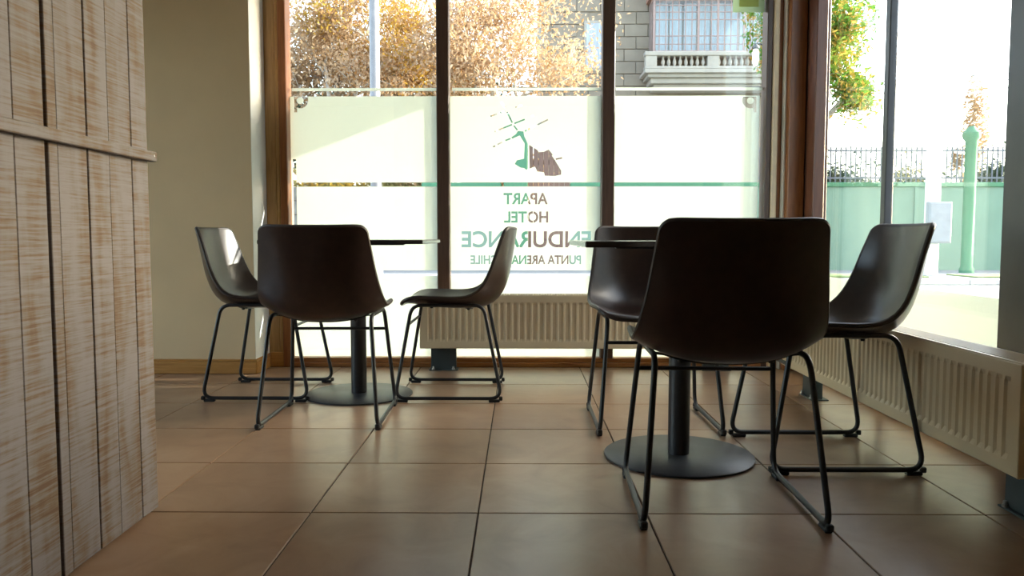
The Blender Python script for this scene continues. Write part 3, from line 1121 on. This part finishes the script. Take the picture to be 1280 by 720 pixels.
# ------------------------------------------------------------------ house across the street with the glazed bay
BY = 27.0
hs = tag(empty('town_house', (6, BY, G)), 'sandstone town house with glazed bay and balustrade across the street', 'house')
HX0, HX1 = 0.72, 9.0
opart(MB().box(HX0 + .02, HX1, BY + .03, BY + 8, G, 10.2), 'wall_body', M['facade'], hs)
for r_ in range(17):                                     # ashlar courses that show between the leaves
    z = 3.0 + r_ * .42
    for k in range(5):
        x = HX0 + k * .82 + (.41 if r_ % 2 else 0)
        w_ = .80
        if x + w_ > 4.75:
            w_ = 4.75 - x
        if 2.15 < x + .4 < 3.15 and 6.4 < z < 8.1:
            continue
        opart(MB().box(x, x + w_, BY - .02 - random.uniform(0, .01), BY + .05, z, z + .40, .012), 'ashlar_block', M['facade'], hs)
w1 = opart(MB().box(2.2, 3.1, BY - .06, BY + .05, 6.45, 8.15, .01), 'window', M['stonetrim'], hs)
opart(MB().box(2.28, 3.02, BY - .075, BY - .055, 6.55, 8.05), 'pane', M['curtain'], w1)
bx0, bx1, byf = 4.42, 8.75, BY - .85
opart(MB().box(bx0 - .1, bx1 + .1, byf - .15, BY + .02, 8.68, 10.2), 'red_parapet', M['redroof'], hs)
bay = opart(MB().box(bx0, bx1, byf - .03, BY, 8.56, 8.72, .01).box(bx0, bx1, byf - .03, BY, 6.86, 6.94, .01)
            .box(bx0, bx0 + .08, byf - .02, byf + .06, 6.9, 8.6).box(bx1 - .08, bx1, byf - .02, byf + .06, 6.9, 8.6), 'bay_frame', M['bayframe'], hs)
bars = MB()
for k in range(1, 20):
    x = bx0 + (bx1 - bx0) * k / 20
    w_ = .035 if k in (7, 10, 14) else .014
    bars.box(x - w_, x + w_, byf - .015, byf + .02, 6.92, 8.58)
for z in (7.15, 7.42, 7.95, 8.2, 8.42):
    bars.box(bx0, bx1, byf - .012, byf + .018, z - .014, z + .014)
for k in range(1, 4):
    y = byf + (BY - byf) * k / 4
    bars.box(bx0 - .01, bx0 + .02, y - .014, y + .014, 6.92, 8.58)
opart(bars, 'glazing_bars', M['bayframe'], bay)
opart(MB().box(bx0 + .01, bx1 - .01, byf, byf + .008, 6.92, 8.58).box(bx0, bx0 + .008, byf, BY, 6.92, 8.58), 'bay_glass', M['glass'], bay)
for k in range(9):
    x = bx0 + .15 + k * .47
    opart(MB().box(x, x + .40, byf + .25 + (k % 2) * .05, byf + .29 + (k % 2) * .05, 6.92, 8.56), 'curtain', M['curtain'], bay)
bal = opart(MB().box(bx0 - .3, bx1 + .2, byf - .28, byf + .05, 6.72, 6.86, .02).box(bx0 - .3, bx1 + .2, byf - .28, byf + .05, 6.28, 6.38, .02), 'balustrade', M['stonetrim'], hs)
bl = MB().lathe([(.05, 0), (.03, .03), (.065, .12), (.06, .18), (.028, .27), (.05, .34)], seg=8).mesh('baluster', True)
bl.materials.append(M['stonetrim'])
for (a, b) in ((4.75, 6.15), (6.6, 8.05), (8.4, 8.9)):
    nb = int((b - a) / .19)
    for k in range(nb + 1):
        o = link('baluster', bl, None)
        o.parent = bal
        o.location = (a + k * .19, byf - .12, 6.38)
for x in (4.15, 6.2, 8.1):
    opart(MB().box(x, x + .38, byf - .25, byf + .02, 6.38, 6.72, .01), 'pedestal', M['stonetrim'], bal)
cor = MB()
for k, (z0, z1, pr_) in enumerate(((6.16, 6.28, .30), (6.04, 6.16, .18), (5.86, 6.04, .06), (5.7, 5.86, -.1))):
    cor.box(bx0 - .3 + k * .12, bx1 + .3 - k * .12, byf - pr_, BY, z0, z1, .015)
opart(cor, 'bay_cornice', M['stonetrim'], hs)

# ------------------------------------------------------------------ unseen blockers added to shade the windows: house and canopy
nb_ = tag(empty('sun_blocker_house', (10, 0, G)), 'unseen cream house added to keep the sun off the side window', 'house')  # invented house out of view, blocks direct sun through the side window
opart(MB().box(10.0, 16, -9, 6.2, G, 6.4), 'wall_body', M['sun_blocker'], nb_)
opart(MB().box(9.8, 16.2, -9.2, 6.22, 6.4, 6.6, .03), 'roof_edge', M['stonetrim'], nb_)
for y in (-6, -2, 1.2, 4.4):
    w_ = opart(MB().box(9.97, 10.02, y - .6, y + .6, 1.0, 2.6, .01), 'window', M['stonetrim'], nb_)
    opart(MB().box(9.96, 9.975, y - .5, y + .5, 1.1, 2.5), 'pane', M['curtain'], w_)
tag(MB().box(-6, 2.31, 4.50, 5.38, 2.55, 2.70, .01).build('shadow_canopy', M['soffit']), 'unseen flat canopy added to cast the diagonal shadow on the street window', 'canopy')  # invented overhang out of view; its edge throws the diagonal shadow on the film


# ------------------------------------------------------------------ trees
def make_tree(name, label, x, y, h, crown_z, rx, rz, leaf_mats, nleaf, seed, leaf=.06, group='autumn trees across the street', trunk_r=.16, fill=.12):
    rnd = random.Random(seed)
    t = tag(empty(name, (x, y, G)), label, 'tree', group)
    wood_ = MB()
    tips = []

    def grow(p, d, length, r, depth):
        n = 4
        pts, rr = [p], [r]
        for i in range(n):
            d = (d + Vector((rnd.uniform(-1, 1), rnd.uniform(-1, 1), rnd.uniform(-.4, .7))) * .17).normalized()
            p = p + d * (length / n)
            pts.append(p)
            rr.append(r * (1 - .42 * (i + 1) / n))
        wood_.tube(pts, rr, 7 if depth < 2 else 4)
        if depth >= 2:
            tips.extend(pts[1:])
        if depth == 4:
            return
        kids = 4 if depth == 0 else 3
        for k in range(kids):
            an = 2 * math.pi * (k + rnd.random()) / kids
            tilt = rnd.uniform(.45, .95)
            side = d.orthogonal().normalized()
            side = Matrix.Rotation(an, 3, d) @ side
            nd = (d * math.cos(tilt) + side * math.sin(tilt) + Vector((0, 0, .12))).normalized()
            grow(pts[-1 - (k % 2)], nd, (rz * .62 if depth == 0 else length) * rnd.uniform(.6, .85) * min(1, rx / rz * 1.0), rr[-1 - (k % 2)] * .8, depth + 1)
    th = crown_z - rz * .75
    grow(Vector((0, 0, 0)), Vector((0, 0, 1)), th, trunk_r, 0)
    # bring the branch tips into the crown's size
    cz = crown_z
    wood_.build('trunk_and_branches', M['bark'], t, True)
    sc = Vector((rx, rx * .8, rz))
    V, Fc, mi = [], [], []
    nm = len(leaf_mats)
    for i in range(nleaf):
        if rnd.random() > fill and tips:
            c = rnd.choice(tips) + Vector((rnd.gauss(0, .11 * rx), rnd.gauss(0, .11 * rx), rnd.gauss(0, .1 * rz)))
        else:
            q = Vector((rnd.gauss(0, 1), rnd.gauss(0, 1), rnd.gauss(0, 1))).normalized() * (rnd.random() ** .45)
            c = Vector((q.x * sc.x, q.y * sc.y, q.z * sc.z + cz))
        a = Vector((rnd.gauss(0, 1), rnd.gauss(0, 1), rnd.gauss(0, 1))).normalized()
        b = a.orthogonal().normalized()
        s = leaf * rnd.uniform(.6, 1.25)
        nrm = a.cross(b) * s * .16
        n = len(V)
        V += [c - a * s, c + b * s * .55 + nrm, c + a * s, c - b * s * .55 + nrm]
        Fc.append((n, n + 1, n + 2, n + 3))
        mi.append(int(rnd.random() * nm * .999))
    me = bpy.data.meshes.new('foliage')
    me.from_pydata([tuple(v) for v in V], [], Fc)
    for m_ in leaf_mats:
        me.materials.append(m_)
    me.polygons.foreach_set('material_index', mi)
    me.update()
    o = link('foliage', me, None, t)
    o['kind'] = 'stuff'
    return t


def tx(px, y):
    return (px - 650) / 960 * y


make_tree('autumn_tree', 'tan and orange autumn tree beyond the stone wall, nearest the wooden casing', tx(395, 22), 22, 9, 6.9, 2.9, 3.1, [M['tan_leaf'], M['orange_leaf'], M['tan_leaf']], 14000, 5, .068)
make_tree('autumn_tree', 'golden yellow autumn tree right behind the lamp pole', tx(500, 23), 23, 9, 7.7, 2.5, 2.6, [M['yellow_leaf'], M['orange_leaf']], 10000, 11, .068)
make_tree('olive_tree', 'olive green tree low between the golden and the pale tan trees', tx(545, 24.5), 24.5, 9, 6.4, 2.2, 2.4, [M['olive_leaf'], M['orange_leaf']], 8000, 23, .068)
make_tree('autumn_tree', 'pale tan autumn tree spreading in front of the sandstone house', tx(650, 22.5), 22.5, 9, 7.2, 3.2, 2.8, [M['tan_leaf'], M['tan_leaf'], M['orange_leaf']], 12000, 31, .068)
make_tree('green_tree', 'fresh green tree behind the wooden corner posts', tx(1003, 18.5), 18.5, 8, 6.0, 1.55, 1.9, [M['green_leaf'], M['green_leaf'], M['yellow_leaf']], 15000, 41, .075, fill=.5)
make_tree('slender_tree', 'slender orange tree behind the green post', tx(1209, 21.5), 21.5, 6, 3.95, .36, 1.45, [M['orange_leaf']], 1700, 47, .07, trunk_r=.05, fill=.8)

for k, (bx_, by_, bz_, rx_, rz_, mats_, lab_) in enumerate((
        (368, 22.1, 2.2, 1.0, 1.1, ['olive_leaf', 'orange_leaf'], 'olive bush behind the stone wall, nearest the wooden casing'),
        (425, 21.8, 2.3, 1.1, 1.0, ['yellow_leaf', 'olive_leaf'], 'yellowish bush behind the stone wall beside the lamp pole'),
        (480, 22.0, 2.1, 1.1, 1.1, ['olive_leaf'], 'dull olive bush behind the stone wall'),
        (535, 21.8, 2.4, 1.1, 1.0, ['orange_leaf', 'olive_leaf'], 'rusty bush where stone wall meets green wall'),
        (595, 22.0, 3.1, 1.2, 1.6, ['orange_leaf', 'olive_leaf'], 'rusty bush behind the green wall beside the pillar'),
        (655, 22.1, 3.3, 1.3, 1.7, ['orange_leaf'], 'orange bush behind the green pillar and gate'),
        (1050, 24, 2.6, 1.6, 1.2, ['dark_leaf'], 'dark bush behind the railing beside the green tree'),
        (1135, 24, 2.5, 1.6, 1.2, ['dark_leaf', 'olive_leaf'], 'dark olive bush behind the railing near the white post'),
        (1235, 24, 2.6, 1.7, 1.3, ['dark_leaf'], 'dark bush behind the railing beyond the slender orange tree'))):
    make_tree('garden_bush', lab_, tx(bx_, by_), by_, 3, bz_, rx_, rz_, [M[q] for q in mats_], 3500, 60 + k, .075, 'garden bushes behind the street walls', .05)

make_tree('dark_evergreen', 'dark evergreen tree far behind the lamp pole', tx(400, 31), 31, 9, 6.0, 3.6, 3.6, [M['dark_leaf']], 9000, 81, .12, 'dark evergreens behind the autumn trees')
make_tree('dark_evergreen', 'dark evergreen tree far behind the olive tree', tx(560, 31), 31, 9, 5.6, 3.2, 3.2, [M['dark_leaf']], 8000, 83, .12, 'dark evergreens behind the autumn trees')
